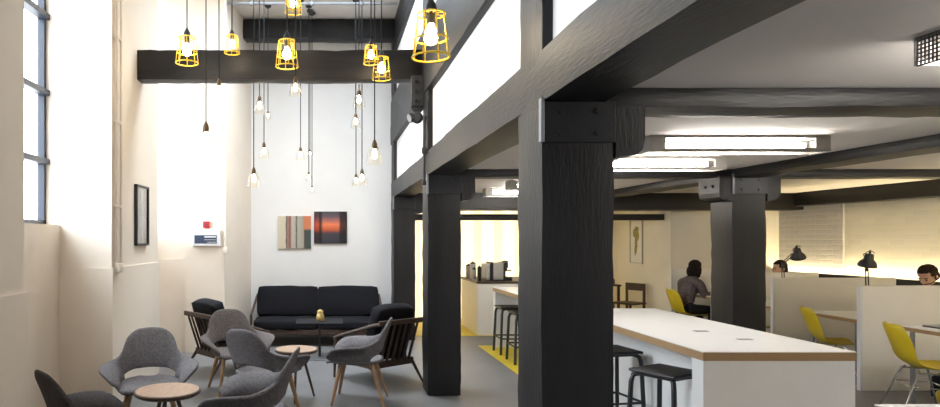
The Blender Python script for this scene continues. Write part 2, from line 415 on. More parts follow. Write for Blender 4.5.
b = MB(); b.tube([(-1.45, 8.74, 5.0), (-1.45, 8.74, 1.45)], .017); b.box(-1.485, -1.415, 8.70, 8.775, 1.38, 1.47, .006)
tag(b.build('wall_conduit', M['pipe'], smooth=True), 'painted conduit beside the red alarm, ending in a small box', 'pipe')
b = MB(); b.tube([(-1.5, 8.87, 4.9), (.95, 8.87, 4.9)], .018)
for x in (-1.1, -.25, .45): b.cyl((x, 8.87, 4.9), (x, 8.87, 5.0), .01); b.sph((x, 8.87, 4.9), .034, u=10, v=8)
tag(b.build('sprinkler_pipe', M['grey'], smooth=True), 'thin grey sprinkler pipe hung under the high ceiling', 'pipe')

# ------------------------------------------------------------------ wall pictures and alarm
t = thing('wall_picture', 'tall narrow black framed picture on the left wall pier', 'picture', (XW, 6.81, 1.52))
b = MB(); y0, y1, z1 = -.22, .22, .645
for a in ((y0, y1, 0, .022), (y0, y1, z1-.022, z1), (y0, y0+.022, 0, z1), (y1-.022, y1, 0, z1)): b.box(0, .035, *a, .003)
b.build('frame', M['blackm'], t)
b = MB(); b.box(.004, .012, y0+.02, y1-.02, .02, z1-.02); b.build('print', pm('grey_print', (.42, .40, .38), .6, var=.25, vscale=4), t)
b = MB(); b.box(.018, .021, y0+.02, y1-.02, .02, z1-.02); b.build('glazing', M['glass'], t)

def stripes_mat(name, cols, horiz=False, warp=.06, scale=2.0):
    m, nt, bs = new_mat(name)
    tc = nt.nodes.new('ShaderNodeTexCoord'); sp = nt.nodes.new('ShaderNodeSeparateXYZ'); n = nt.nodes.new('ShaderNodeTexNoise')
    mp = nt.nodes.new('ShaderNodeMapping'); mp.inputs['Scale'].default_value = (14, 1, 2.5)
    nt.links.new(tc.outputs['Generated'], mp.inputs[0]); nt.links.new(mp.outputs[0], n.inputs['Vector']); n.inputs['Scale'].default_value = scale; n.inputs['Detail'].default_value = 6
    nt.links.new(tc.outputs['Generated'], sp.inputs[0])
    s1 = nt.nodes.new('ShaderNodeMath'); s1.operation = 'MULTIPLY_ADD'; s1.inputs[1].default_value = warp*2; s1.inputs[2].default_value = -warp
    nt.links.new(n.outputs['Fac'], s1.inputs[0])
    ad = nt.nodes.new('ShaderNodeMath'); nt.links.new(s1.outputs[0], ad.inputs[0]); nt.links.new(sp.outputs['Z' if horiz else 'X'], ad.inputs[1])
    r = nt.nodes.new('ShaderNodeValToRGB'); e = r.color_ramp.elements
    e[0].position, e[0].color = cols[0][0], (*cols[0][1], 1); e[1].position, e[1].color = cols[-1][0], (*cols[-1][1], 1)
    for p, c in cols[1:-1]:
        q = e.new(p); q.color = (*c, 1)
    nt.links.new(ad.outputs[0], r.inputs['Fac']); bs.inputs['Roughness'].default_value = .6
    return m, nt, bs, r, n, sp
dk = (.035, .035, .05)
m, nt, bs, r, n, sp = stripes_mat('abstract_streaks', [(0, (.62, .56, .42)), (.22, (.62, .55, .42)), (.25, (.12, .09, .09)), (.30, (.42, .22, .16)), (.36, (.2, .09, .08)), (.42, (.5, .42, .34)), (.52, (.45, .40, .33)), (.56, (.06, .06, .06)), (.60, (.42, .40, .33)), (.74, (.36, .35, .29)), (.80, (.60, .17, .07)), (.97, (.65, .22, .1))], warp=.03)
r2 = nt.nodes.new('ShaderNodeValToRGB'); r2.color_ramp.elements[0].position = .55; r2.color_ramp.elements[0].color = (.055, .075, .07, 1); r2.color_ramp.elements[1].position = .62; r2.color_ramp.elements[1].color = (.6, .2, .09, 1)
nt.links.new(sp.outputs['Z'], r2.inputs['Fac'])
gt = nt.nodes.new('ShaderNodeMath'); gt.operation = 'GREATER_THAN'; gt.inputs[1].default_value = .79; nt.links.new(sp.outputs['X'], gt.inputs[0])
mx = nt.nodes.new('ShaderNodeMixRGB'); nt.links.new(gt.outputs[0], mx.inputs[0]); nt.links.new(r.outputs[0], mx.inputs[1]); nt.links.new(r2.outputs[0], mx.inputs[2])
nt.links.new(mx.outputs[0], bs.inputs['Base Color']); art1 = m
m, nt, bs, r, n, sp = stripes_mat('abstract_sunset', [(0, (.035, .04, .05)), (.30, (.05, .04, .055)), (.36, (.16, .05, .05)), (.42, (.50, .09, .03)), (.60, (.80, .22, .09)), (.72, (.40, .14, .12)), (.84, (.12, .08, .10)), (1, (.05, .055, .07))], True, .05)
r2 = nt.nodes.new('ShaderNodeValToRGB'); e = r2.color_ramp.elements
e[0].position, e[0].color = 0, (.55, .3, .3, 1); e[1].position, e[1].color = 1, (.05, .05, .07, 1)
for p, v in ((.13, (.75, .45, .45)), (.17, (.12, .12, .14)), (.22, (.14, .13, .15)), (.27, (1, 1, 1)), (.74, (1, 1, 1)), (.80, (.12, .12, .15))):
    q = e.new(p); q.color = (*v, 1)
nt.links.new(sp.outputs['X'], r2.inputs['Fac'])
mx = nt.nodes.new('ShaderNodeMixRGB'); mx.blend_type = 'MULTIPLY'; mx.inputs[0].default_value = 1
nt.links.new(r.outputs[0], mx.inputs[1]); nt.links.new(r2.outputs[0], mx.inputs[2]); nt.links.new(mx.outputs[0], bs.inputs['Base Color']); art2 = m
for (xa, xb, ya, yb, m, lb) in ((278, 311, 216, 248.5, art1, 'pale square abstract painting with vertical streaks above the sofa'), (314, 347, 211.5, 243.5, art2, 'dark square abstract painting with orange glow above the sofa')):
    p, q = at(xa, yb, 10.17), at(xb, ya, 10.17)
    b = MB(); b.box(p.x, q.x, 10.17, 10.2, p.z, q.z, .003); tag(b.build('painting', m), lb, 'painting', 'paintings above the sofa')

p = at(206.8, 246, 8.78)
t = thing('alarm_panel', 'white fire alarm control panel with dark display below the red call point', 'alarm panel', (p.x, 8.78, p.z))
b = MB(); b.box(-.2, .2, -.06, 0, 0, .226, .008); b.build('case', M['lam'], t)
b = MB(); b.box(-.16, .15, -.064, -.058, .035, .15, .002); d = b.build('display', M['lcd'], t)
b = MB(); b.box(-.02, .14, -.067, -.063, .117, .137); b.box(.02, .14, -.067, -.063, .05, .056); b.box(-.02, .14, -.067, -.063, .085, .09); b.build('readout', M['lam'], d)
p = at(206.8, 228, 8.78)
t = thing('fire_call_point', 'small red square fire alarm call point on the white wall', 'alarm', (p.x, 8.78, p.z))
b = MB(); b.box(-.045, .045, -.045, 0, 0, .09, .006); b.build('case', M['red'], t)
b = MB(); b.box(-.024, .024, -.048, -.044, .022, .068, .002); b.build('glass_plate', pm('dark_red', (.25, .05, .05), .3, var=.05), t)

t = thing('botanical_print', 'framed botanical print on the pale wall beyond the white bar', 'picture', (5.6, 11.5, 1.14))
b = MB()
for a in ((-.23, .23, 0, .015), (-.23, .23, .765, .78), (-.23, -.215, 0, .78), (.215, .23, 0, .78)): b.box(-.025, 0, *a)
b.build('frame', M['silver'], t)
b = MB(); b.box(-.012, -.004, -.22, .22, .01, .77); pr = b.build('paper', M['paper'], t)
b = MB()
for (y, z, ry, rz) in ((0, .38, .05, .20), (-.05, .50, .06, .09), (.06, .55, .06, .08), (-.02, .62, .08, .05), (.03, .24, .035, .1)):
    b.sph((-.013, y, z), 1, .002, ry, rz, 12, 8)
b.build('plant_drawing', M['leaf'], pr)

# ------------------------------------------------------------------ organic lounge chairs
def lerp_key(keys, u):
    for (a, va), (b_, vb) in zip(keys, keys[1:]):
        if u <= b_:
            t = 0 if b_ == a else (u-a)/(b_-a); t = t*t*(3-2*t)*.5+t*.5
            return [p+(q-p)*t for p, q in zip(va, vb)]
    return list(keys[-1][1])
# for |u| from the back centre (0) to the arm front (1): x, y, z of the foot row, the middle row and the rim
KB = [(0, (0, .205, .425)), (.25, (.115, .19, .422)), (.45, (.20, .125, .42)), (.7, (.262, -.03, .425)), (1, (.235, -.285, .43))]
KM = [(0, (0, .215, .55)), (.25, (.16, .20, .55)), (.42, (.235, .14, .535)), (.56, (.27, .06, .52)), (.74, (.285, -.06, .515)), (.9, (.272, -.20, .50)), (1, (.245, -.295, .447))]
KR = [(0, (0, .31, .828)), (.13, (.11, .30, .82)), (.24, (.18, .275, .775)), (.35, (.212, .24, .705)), (.44, (.228, .20, .645)), (.51, (.258, .14, .604)), (.60, (.322, .05, .592)), (.74, (.362, -.08, .59)), (.87, (.355, -.20, .578)), (.95, (.315, -.27, .535)), (1, (.262, -.308, .46))]
def make_organic_chair(name):
    t = thing(name, 'x', 'chair', (0, 0, 0), 0, 'grey upholstered lounge chairs')
    us = [0, .06, .12, .19, .26, .33, .39, .43, .455, .47, .50, .53, .56, .60, .64, .69, .75, .82, .88, .94, 1]
    full = [-u for u in us[:0:-1]]+us
    vs = [0, .14, .28, .42, .56, .70, .82, .92, 1]
    b = MB(); g = []
    for vv in vs:
        row = []
        for u in full:
            a, s = abs(u), (1 if u >= 0 else -1)
            v0 = .36*math.sqrt(max(0, 1-(a/.47)**2)); v = v0+(1-v0)*vv      # the back stops short of the seat: a lens-shaped slot
            P0, P1, P2 = lerp_key(KB, a), lerp_key(KM, a), lerp_key(KR, a)
            # quadratic through foot, middle and rim
            q = [(2*(v-.5)*(v-1))*p0+(-4*v*(v-1))*p1+(2*v*(v-.5))*p2 for p0, p1, p2 in zip(P0, P1, P2)]
            arm = max(0, min(1, (a-.48)/.10))*max(0, min(1, (1-a)/.1))
            if arm: q[0] += .03*arm*max(0, (v-.74)/.26)**1.5 - .02*arm*math.sin(PI*min(1, v/.8)); q[2] -= .016*arm*max(0, (v-.8)/.2)
            row.append(b.bm.verts.new((q[0]*s, q[1], q[2])))
        g.append(row)
    for i in range(len(vs)-1):
        for j in range(len(full)-1):
            b.bm.faces.new((g[i][j], g[i][j+1], g[i+1][j+1], g[i+1][j]))
    bmesh.ops.delete(b.bm, geom=[v for v in b.bm.verts if not v.link_faces], context='VERTS')
    b.build('backrest', M['fabric'], t, True, 1, .026, 180)
    # seat
    b = MB(); rows = []
    ys = [-.315, -.29, -.22, -.12, 0, .09, .15, .19, .215]; hw = [.20, .232, .25, .258, .25, .225, .185, .13, .07]
    for y, w in zip(ys, hw):
        row = []
        for k in range(9):
            s = k/4-1
            z = .425-.05*(1-s*s)*min(1, max(0, (.25-abs(y+.02))/.2)) - (.03 if y < -.30 else 0)
            row.append(b.bm.verts.new((s*w, y+(.01*s*s if y > 0 else 0), z)))
        rows.append(row)
    for A, B in zip(rows, rows[1:]):
        for k in range(8): b.bm.faces.new((A[k], A[k+1], B[k+1], B[k]))
    b.build('seat', M['fabric'], t, True, 1, .034, 180, soff=-.4)
    for (x0, y0, x1, y1) in ((-.16, -.17, -.235, -.25), (.16, -.17, .235, -.25), (-.14, .12, -.215, .25), (.14, .12, .215, .25)):
        b = MB(); b.cyl((x0, y0, .40), (x1, y1, 0), .023, .014, 10); b.build('leg', M['oak'], t, True)
    return t
ch = make_organic_chair('lounge_chair')
GREY = 'grey upholstered lounge chairs'
spots = [
    (-1.48, 5.18, (.26, -.96), 1.0, 'fabric', 'grey shell lounge chair facing us behind the nearer round wooden table'),
    (-1.42, 3.80, (.74, .67), 1.02, 'fabricd', 'dark grey shell lounge chair cut by the lower left edge, seen from behind'),
    (-.53, 4.33, (-.98, .10), 1.03, 'fabric', 'grey shell lounge chair in front of all others, in side view facing left'),
    (-.60, 5.62, (.55, .83), 1.0, 'fabric', 'grey shell lounge chair seen from behind, facing the farther round table'),
    (-1.0, 6.62, (.42, -.91), 1.0, 'fabricb', 'brownish grey shell lounge chair beside the slatted armchair below the alarm'),
    (.30, 6.20, (-.985, .17), 1.0, 'fabric', 'light grey shell lounge chair in front of the armchair by the column'),
]
for i, (x, y, f, s, m, lb) in enumerate(spots):
    o = ch if i == 0 else copy_tree(ch)
    o.location = (x, y, 0); o.rotation_euler.z = face(*f); o.scale = (s, s, s); o['label'] = lb
    if m != 'fabric':
        for c in o.children:
            if 'leg' not in c.name: c.material_slots[0].link = 'OBJECT'; c.material_slots[0].material = M[m]

# ------------------------------------------------------------------ round tables
def make_round_table(loc, r, label):
    t = thing('round_table', label, 'table', loc, 0, 'round wooden side tables')
    b = MB(); b.lathe([(.02, .462), (r-.02, .462), (r, .475), (r, .492), (r-.012, .495)], n=40)
    b.build('rim', M['walnut'], t, True)
    b = MB(); b.lathe([(.02, .494), (r-.010, .494), (r-.010, .498), (.02, .498)], n=40); b.build('tabletop', M['tabletop'], t)
    for k in range(3):
        a = 2*PI*k/3+.5
        b = MB(); b.cyl((.06*math.cos(a), .06*math.sin(a), .465), (.20*math.cos(a), .20*math.sin(a), 0), .016, .011, 10); b.build('leg', M['walnut'], t, True)
    return t
make_round_table((-1.18, 4.58, 0), .235, 'round wooden side table nearest to us, before the chair facing us')
make_round_table((-.335, 6.28, 0), .215, 'round wooden side table farther off, in front of the sofa')

# ------------------------------------------------------------------ sofa and slatted armchairs
def cushion(x0, x1, y0, y1, z0, z1, puff=.02, seed=0, mat=None):
    b = MB(); nx, ny, nz = 8, 4, 6
    r = bmesh.ops.create_cube(b.bm, size=1)
    bmesh.ops.subdivide_edges(b.bm, edges=b.bm.edges[:], cuts=9, use_grid_fill=True)
    for v in b.bm.verts:
        c = v.co.copy(); q = [max(-1, min(1, t*2)) for t in c]
        sw = [puff*(1-q[(i+1) % 3]**2)*(1-q[(i+2) % 3]**2) for i in range(3)]
        p = Vector((x0+(c.x+.5)*(x1-x0), y0+(c.y+.5)*(y1-y0), z0+(c.z+.5)*(z1-z0)))
        for i in range(3): p[i] += sw[i]*q[i]
        on = sum(abs(t) > .99 for t in q)
        if on >= 2:
            for i in range(3):
                if abs(q[i]) > .99: p[i] -= .009*q[i]
        n = noise.noise_vector(p*5+Vector((seed, 0, seed))); p += n*.010
        v.co = p
    if mat is not None: bmesh.ops.transform(b.bm, matrix=mat, verts=b.bm.verts[:])
    return b
def slat_seat(t, w, depth, seatw, wood, zs=.24, zb=.72, n_cush=1, slats=7, high=.80):
    """frame whose arms slope from the top rail down to the front legs; front is -Y"""
    hw = w/2
    yb0, yb1 = depth*.42, depth*.42+.16          # foot and head of the leaning back
    def by(z): return yb0+(yb1-yb0)*(z-zs)/(zb-zs)
    for s in (-1, 1):
        x = s*(hw-.02)
        b = MB(); b.tube([(x, yb1-.005, zb-.012), (x, by(.66)-.10, .665), (x, -depth*.30, .50), (x, -depth*.5, .455)], [.021, .021, .02, .017], 8); b.build('arm', wood, t, True)
        b = MB(); b.cyl((x, -depth*.46, .47), (x, -depth*.50, 0), .021, .014, 10); b.build('leg', wood, t, True)
        b = MB(); b.cyl((x, yb0-.01, zs+.02), (x+s*.02, yb0+.17, 0), .021, .013, 10); b.build('leg', wood, t, True)
        b = MB(); b.box(x-.016, x+.016, -depth*.48, yb0+.02, zs-.035, zs+.03, .006); b.build('side_rail', wood, t)
    b = MB(); b.box(-hw, hw, -.016, .016, -.03, .025, .008)
    bmesh.ops.transform(b.bm, matrix=Matrix.Translation((0, yb1, zb)), verts=b.bm.verts[:]); b.build('top_rail', wood, t)
    b = MB(); b.box(-hw, hw, yb0-.018, yb0+.018, zs-.04, zs+.035, .006); b.build('bottom_rail', wood, t)
    b = MB(); b.box(-hw, hw, -depth*.48-.014, -depth*.48+.018, zs-.035, zs+.03, .006); b.build('front_rail', wood, t)
    for k in range(slats):
        x = -hw+.07+(w-.14)*k/(slats-1)
        b = MB(); b.cyl((x, yb0, zs), (x, yb1, zb), .016, .013, 8); b.build('slat', wood, t, True)
    cw = (w-.10)/n_cush
    for k in range(n_cush):
        x0 = -hw+.05+cw*k
        cushion(x0+.004, x0+cw-.004, -depth*.5, yb0-.02, zs+.032, zs+.165, .018, k*3+1).build('seat_cushion', M['black_fab'], t, True, 0, ang=180)
        T = Matrix.Translation((0, yb0-.03, zs+.15)) @ Matrix.Rotation(-math.atan2(.16, zb-zs), 4, 'X')
        cushion(x0+.004, x0+cw-.004, -.15, .0, .0, high-zs-.13, .025, k*5+2, T).build('back_cushion', M['black_fab'], t, True, 0, ang=180)
t = thing('sofa', 'black two-seat sofa on a wooden frame against the back wall', 'sofa', (-.19, 9.62, 0), 0)
slat_seat(t, 1.98, .74, 2.0, M['walnut'], zs=.215, zb=.68, n_cush=2, slats=15, high=.80)
p0 = None
for (x, y, f, lb) in ((-1.20, 7.66, (.76, .65), 'wooden slat-back armchair with black cushions below the alarm panel'), (.50, 7.16, (-.60, .80), 'wooden slat-back armchair with black cushions beside the middle column')):
    t = thing('slatted_armchair', lb, 'armchair', (x, y, 0), face(*f), 'wooden armchairs with black cushions')
    if p0 is None:
        slat_seat(t, .64, .70, .6, M['walnut'], zs=.23, zb=.70, slats=7, high=.83); p0 = t
    else:
        for c in p0.children:
            d = c.copy(); C.objects.link(d); d.parent = t

# black pedestal table with jar
t = thing('pedestal_table', 'low black square table on a thin post in front of the sofa', 'table', (-.14, 8.45, 0))
b = MB(); b.box(-.31, .31, -.26, .26, .475, .49, .004); b.build('tabletop', M['matt'], t)
b = MB(); b.cyl((0, 0, .01), (0, 0, .475), .018); b.build('post', M['blackm'], t, True)
b = MB(); b.box(-.26, .26, -.26, .26, 0, .012, .003); b.build('base', M['grey'], t)
t = thing('glass_jar', 'small gold patterned jar on the black table before the sofa', 'jar', (-.13, 8.42, .49))
b = MB(); b.lathe([(.035, 0), (.052, .012), (.056, .05), (.05, .085), (.038, .10), (.036, .115)], n=20); b.build('jar_body', M['gold'], t, True)
b = MB(); b.lathe([(.042, .112), (.044, .118), (.036, .14), (.012, .152), (.004, .156)], n=20); b.build('lid', M['gold'], t, True)

# ------------------------------------------------------------------ bars
def bar(x0, x1, y0, y1, label):
    t = thing('bar_counter', label, 'bar counter', ((x0+x1)/2, (y0+y1)/2, 0), 0, 'long white bar counters')
    w, l = (x1-x0)/2, (y1-y0)/2
    b = MB(); b.box(-w, w, -l, l, .815, .868, .002); b.build('plywood_core', M['ply'], t)
    b = MB(); b.box(-w, w, -l, l, .868, .874, .001); top = b.build('worktop', M['lam'], t)
    for s in (-1, 1):
        b = MB(); b.box(-w+.004, w-.004, s*l-s*.004, s*l-s*.13, 0, .815, .002); b.build('end_panel', M['panel'], t)
    b = MB(); b.box(-w+.32, w-.32, -l+.13, l-.13, 0, .815); b.build('core_panel', M['panel'], t)
    for (px, py) in ((.02, -.35), (.10, -.75)):
        b = MB(); b.box(px-.05, px+.05, py-.025, py+.025, .872, .8765, .001); b.build('outlet_cover', M['grey'], t)
    return t
bar(2.38, 3.36, 4.02, 6.50, 'long white bar with plywood edge and black stools beside the foremost column')
bar(2.41, 3.36, 7.55, 9.33, 'white bar with stools on the yellow floor near the kitchen')
bar(2.38, 3.36, .9, 2.755, 'white bar top just showing at the lower edge of the picture')

def make_stool():
    t = thing('bar_stool', 'x', 'stool', (0, 0, 0), 0, 'black metal bar stools')
    b = MB(); b.box(-.18, .18, -.18, .18, .625, .65, .012, seg=3); b.build('seat', M['blackm'], t)
    P = [(-1, -1), (1, -1), (1, 1), (-1, 1)]
    for sx, sy in P:
        b = MB(); b.tube([(sx*.12, sy*.12, .615), (sx*.155, sy*.155, .60), (sx*.165, sy*.165, .55), (sx*.185, sy*.185, 0)], .0175, 8); b.build('leg', M['blackm'], t, True)
    b = MB()
    q = .178
    b.tube([(sx*q, sy*q, .22) for sx, sy in P], .011, 8, True); b.build('foot_ring', M['blackm'], t, True)
    b = MB(); b.box(-.15, .15, -.15, .15, .605, .625, .003); b.build('seat_frame', M['blackm'], t)
    return t
st = make_stool()
for i, (x, y, rz, lb) in enumerate(((2.43, 4.55, R(28), 'black metal bar stool tucked under the near end of the long white bar'),
                                    (2.42, 5.42, R(10), 'black metal bar stool half hidden by the foremost column'),
                                    (2.51, 8.10, 0, 'black metal bar stool on the yellow floor, half behind the foremost column'),
                                    (2.51, 8.76, 0, 'black metal bar stool on the yellow floor nearest the kitchen counter'))):
    o = st if i == 0 else copy_tree(st)
    o.location = (x, y, .004 if i > 1 else 0); o.rotation_euler.z = rz; o['label'] = lb

# ------------------------------------------------------------------ kitchen
t = thing('kitchen_counter', 'cream kitchen counter with dark wooden top under the lit panels', 'counter', (3.9, 10.3, .004))
b = MB(); b.box(-1.48, .3, .02, 1.3, 0, .85, .003); b.build('carcass', M['cream'], t)
b = MB(); b.box(-1.5, .32, 0, 1.32, .85, .885, .003); b.build('worktop', M['walnut'], t)
for k in range(3):
    b = MB(); b.box(-1.475+.59*k, -1.475+.59*(k+1)-.008, .008, .022, .06, .84, .003); b.build('door', M['cream'], t)
t = thing('espresso_machine', 'silver and black espresso machine on the kitchen counter', 'coffee machine', (2.84, 10.62, .889))
b = MB(); b.box(-.13, .04, -.17, .17, .015, .30, .012); b.build('body', M['silver'], t)
b = MB(); b.box(-.17, -.13, -.17, .17, 0, .31, .008); b.box(.04, .075, -.17, .17, 0, .31, .008); b.box(.07, .20, -.12, .12, 0, .06, .01); b.box(-.15, .07, -.16, .16, 0, .018); b.build('black_trim', M['blackm'], t)
b = MB(); b.box(.07, .15, -.07, .07, .20, .33, .02); b.cyl((.12, 0, .20), (.12, 0, .15), .03, .025); b.cyl((.12, 0, .17), (.21, -.03, .165), .011); b.build('brew_head', M['blackm'], t, True)
b = MB(); b.box(-.26, -.175, -.16, .14, .01, .285, .02); b.build('water_tank', M['silver'], t)
for i, (x, y, r, h, m, lb) in enumerate(((2.475, 11.25, .05, .22, 'silver', 'tall silver canister on the kitchen counter, nearest the middle column'),
                                      (2.49, 10.98, .05, .27, 'lam', 'pale canister with dark lid on the kitchen counter'),
                                      (2.46, 10.75, .035, .18, 'silver', 'small steel canister at the kitchen counter edge'),
                                      (2.485, 10.48, .035, .22, 'blackm', 'black canister on the kitchen counter next to the espresso machine'))):
    t = thing('canister', lb, 'canister', (x, y, .889), 0, 'canisters on the kitchen counter')
    b = MB(); b.lathe([(r*.96, 0), (r, .01), (r, h-.02), (r*.9, h)], n=18); b.build('canister_body', M[m], t, True)
    b = MB(); b.lathe([(r*.93, h-.012), (r*.93, h+.012), (r*.3, h+.02), (r*.25, h+.035)], n=18); b.build('lid', M['blackm'], t, True)
for k in range(9):
    x0 = 1.10+.41*k
    t = thing('light_panel', 'backlit yellow-white panel on the kitchen back wall, one of a plain row', 'light panel', (x0, 12.58, .004), 0, 'backlit kitchen wall panels')
    b = MB(); b.box(0, .12, -.03, 0, 0, 2.2); b.box(.28, .40, -.03, 0, 0, 2.15); b.build('bright_glow_strip', M['litw'], t)  # uneven glow of tubes behind the panel, built as strips of two tints
    b = MB(); b.box(.12, .28, -.03, 0, 0, 2.15); b.build('yellow_glow_strip', M['lity'], t)

# ------------------------------------------------------------------ ceiling lights
def fixture(x0, x1, y, label):
    t = thing('strip_light', label, 'ceiling light', ((x0+x1)/2, y, 2.19), 0, 'fluorescent strip lights under the low ceiling')
    hw = (x1-x0)/2
    b = MB(); b.box(-hw, hw, -.05, .13, .09, .11); b.build('tray', M['perf'], t)
    b = MB(); b.box(-hw, hw, -.055, -.047, 0, .022); b.box(-hw, hw, -.055, -.03, -.003, .003); b.box(-hw, hw, .11, .135, -.003, .003); b.box(-hw, hw, .127, .135, 0, .022); b.build('lip', M['perf'], t)
    b = MB(); b.tube([(-hw+.12, .03, .05), (hw-.12, .03, .05)], .019, 10); b.build('tube', M['tube'], t, True)
    for s in (-1, 1):
        b = MB()
        b.box(s*hw-s*.004, s*hw, -.05, .13, 0, .1)
        b.box(s*(hw-.10), s*hw, -.052, -.046, .018, .1)
        b.build('end_cap', M['perf'], t)
    return t
for y, lb in ((4.33, 'fluorescent strip light above the long white bar, the larger and nearer of two'), (5.45, 'fluorescent strip light between the nearer strip light and the office column'),
              (7.70, 'smallest visible end of a strip light, left of the foremost column, above another'), (8.87, 'fluorescent strip light over the far white bar, left of the foremost column')):
    fixture(2.18, 3.40, y, lb)
for y, n_ in ((1.6, 'first'), (3.2, 'second'), (4.75, 'third')): fixture(5.25, 6.5, y, 'added unseen fluorescent strip light over the near desks, beyond the right edge, %s of three' % n_)  # added fixtures out of view, to brighten the desk screens
# perforated fitting close to us
t = thing('perforated_light', 'ceiling light in a perforated metal housing at the upper right corner', 'ceiling light', (2.05, 2.03, 2.2))
b = MB(); n = 12
for i in range(n+1): b.box(0, .003, i*.17/n-.0022, i*.17/n+.0022, 0, .10)
for j in range(8): b.box(0, .003, 0, .17, j*.10/7-.0022, j*.10/7+.0022)
b.build('perforated_side', M['steel'], t)
b = MB(); b.box(0, 1.25, -.005, .175, .085, .10); b.box(0, 1.25, .166, .172, 0, .02); b.box(0, 1.25, -.004, .0, 0, .02); b.box(-.006, .0, .17, .176, 0, .10); b.build('housing', M['perf'], t)
b = MB(); b.tube([(.14, .08, .045), (1.2, .08, .045)], .025, 10); b.build('tube', M['tube'], t, True)

# ------------------------------------------------------------------ pendants
def pend_cage(s):
    t = thing('cage_pendant', 'x', 'pendant lamp', (0, 0, 0), 0, 'yellow wire cage pendant lamps')
    b = MB(); r0, r1, h = .105*s, .078*s, .24*s; w = .0048*max(.8, s)
    b.ring((0, 0, 0), r0, w*1.25, 24); b.ring((0, 0, h*.42), r0-(r0-r1)*.42, w*1.1, 24); b.ring((0, 0, h), r1, w, 24)
    for k in range(8):
        a = 2*PI*k/8+.2; c, d = math.cos(a), math.sin(a)
        b.tube([(r0*c, r0*d, 0), (r1*c, r1*d, h), (.03*s*c, .03*s*d, h+.004*s)], w*.8, 6)
    b.build('wire_cage', M['ycage'], t, True, ang=180)
    b = MB(); b.lathe([(.022*s, h-.055*s), (.026*s, h-.05*s), (.026*s, h+.02*s), (.034*s, h+.025*s), (.03*s, h+.05*s), (.012*s, h+.085*s), (.006*s, h+.10*s)], n=14); b.build('socket', M['blackm'], t, True)
    b = MB(); b.lathe([(.004*s, h*.28), (.024*s, h*.31), (.040*s, h*.42), (.038*s, h*.55), (.016*s, h*.74), (.014*s, h-.05*s)], n=14); b.build('bulb', M['bulb'], t, True, ang=180)
    return t, h+.09*s
def pend_glass(s):
    t = thing('glass_pendant', 'x', 'pendant lamp', (0, 0, 0), 0, 'glass pendant lamps on black cords')
    b = MB(); h = .17*s
    b.lathe([(.078*s, 0), (.074*s, h*.35), (.062*s, h*.75), (.04*s, h*.95), (.024*s, h)], n=20, caps=False); b.build('glass_shade', M['shade'], t, True, ang=180)
    b = MB(); b.lathe([(.024*s, h-.02*s), (.027*s, h-.015*s), (.026*s, h+.03*s), (.016*s, h+.055*s), (.006*s, h+.075*s)], n=14); b.build('socket', M['brass'], t, True)
    b = MB(); b.lathe([(.004*s, h*.35), (.02*s, h*.40), (.025*s, h*.55), (.018*s, h*.75), (.013*s, h-.02*s)], n=12); b.build('bulb', M['bulbs'], t, True, ang=180)
    return t, h+.07*s
def hang(fn, x, y, d, s, label, top=ZC):
    t, h = fn(s); p = at(x, y, d); t.location = p; t['label'] = label
    b = MB(); b.tube([(0, 0, h), (0, 0, top-p.z-.02)], .006, 6); b.build('cord', M['matt'], t, True)
    b = MB(); b.lathe([(.012, top-p.z-.05), (.045, top-p.z-.03), (.05, top-p.z)], n=14); b.build('ceiling_rose', M['blackm'], t, True)
for a in ((431, 57, 3.56, 1.0, 'largest yellow cage pendant lamp, nearest, over the middle column'),
          (187, 63, 6.0, 1.0, 'yellow cage pendant lamp hanging first along the black beam from the left wall'),
          (232, 53, 6.35, .72, 'small yellow cage pendant lamp hanging second along the black beam from the left wall'),
          (287, 66.5, 5.95, 1.0, 'yellow cage pendant lamp hanging before the middle of the large black beam'),
          (293.5, 12.5, 6.2, .8, 'yellow cage pendant lamp cut by the top edge, above the mid-beam lamp'),
          (371, 63.5, 6.05, .69, 'small yellow cage pendant lamp, the higher of the close pair'),
          (381.5, 79, 6.42, .9, 'yellow cage pendant lamp hanging lowest, of the close pair near the column')):
    hang(pend_cage, *a)
for a in ((206, 150, 6.2, 1.15, 'glass pendant lamp with amber socket hanging in front of the bright left recess'),
          (219, 98, 5.9, .75, 'small glass pendant lamp at the beam, between first and second cage lamps'),
          (295.5, 96, 5.85, .75, 'small glass pendant lamp just below the cage lamp at mid beam'),
          (259.5, 113.5, 7.9, .95, 'glass pendant lamp, topmost of the three below the beam near the tan wall corner'),
          (264, 158, 8.5, .9, 'glass pendant lamp, second highest of the three near the tan wall corner'),
          (253.7, 187, 7.6, 1.0, 'glass pendant lamp hanging lowest near the tan wall corner'),
          (268, 119, 9.2, .5, 'tiny glass pendant lamp just right of the tan wall corner lamps'),
          (300.5, 160, 9.0, .8, 'glass pendant lamp, highest on the white wall above the pale painting'),
          (310, 157, 9.4, .5, 'tiny glass pendant lamp close beside the highest lamp on the white wall'),
          (308.8, 181, 9.2, .6, 'small glass pendant lamp, second lowest above the gap between the paintings'),
          (312, 193, 9.5, .5, 'tiny glass pendant lamp hanging lowest above the gap between the paintings'),
          (359, 108, 7.6, .95, 'glass pendant lamp, highest of the cluster left of the bracket'),
          (355.7, 128, 8.4, .85, 'glass pendant lamp, second highest of the cluster left of the bracket'),
          (374.6, 165, 6.3, 1.05, 'largest clear glass pendant lamp, left of the post with spotlight'),
          (362, 185, 7.8, .85, 'glass pendant lamp with dark socket, lowest pair above the dark painting'),
          (356, 186, 9.0, .75, 'faint glass pendant lamp, lowest pair above the dark painting, without dark socket')):
    hang(pend_glass, *a)

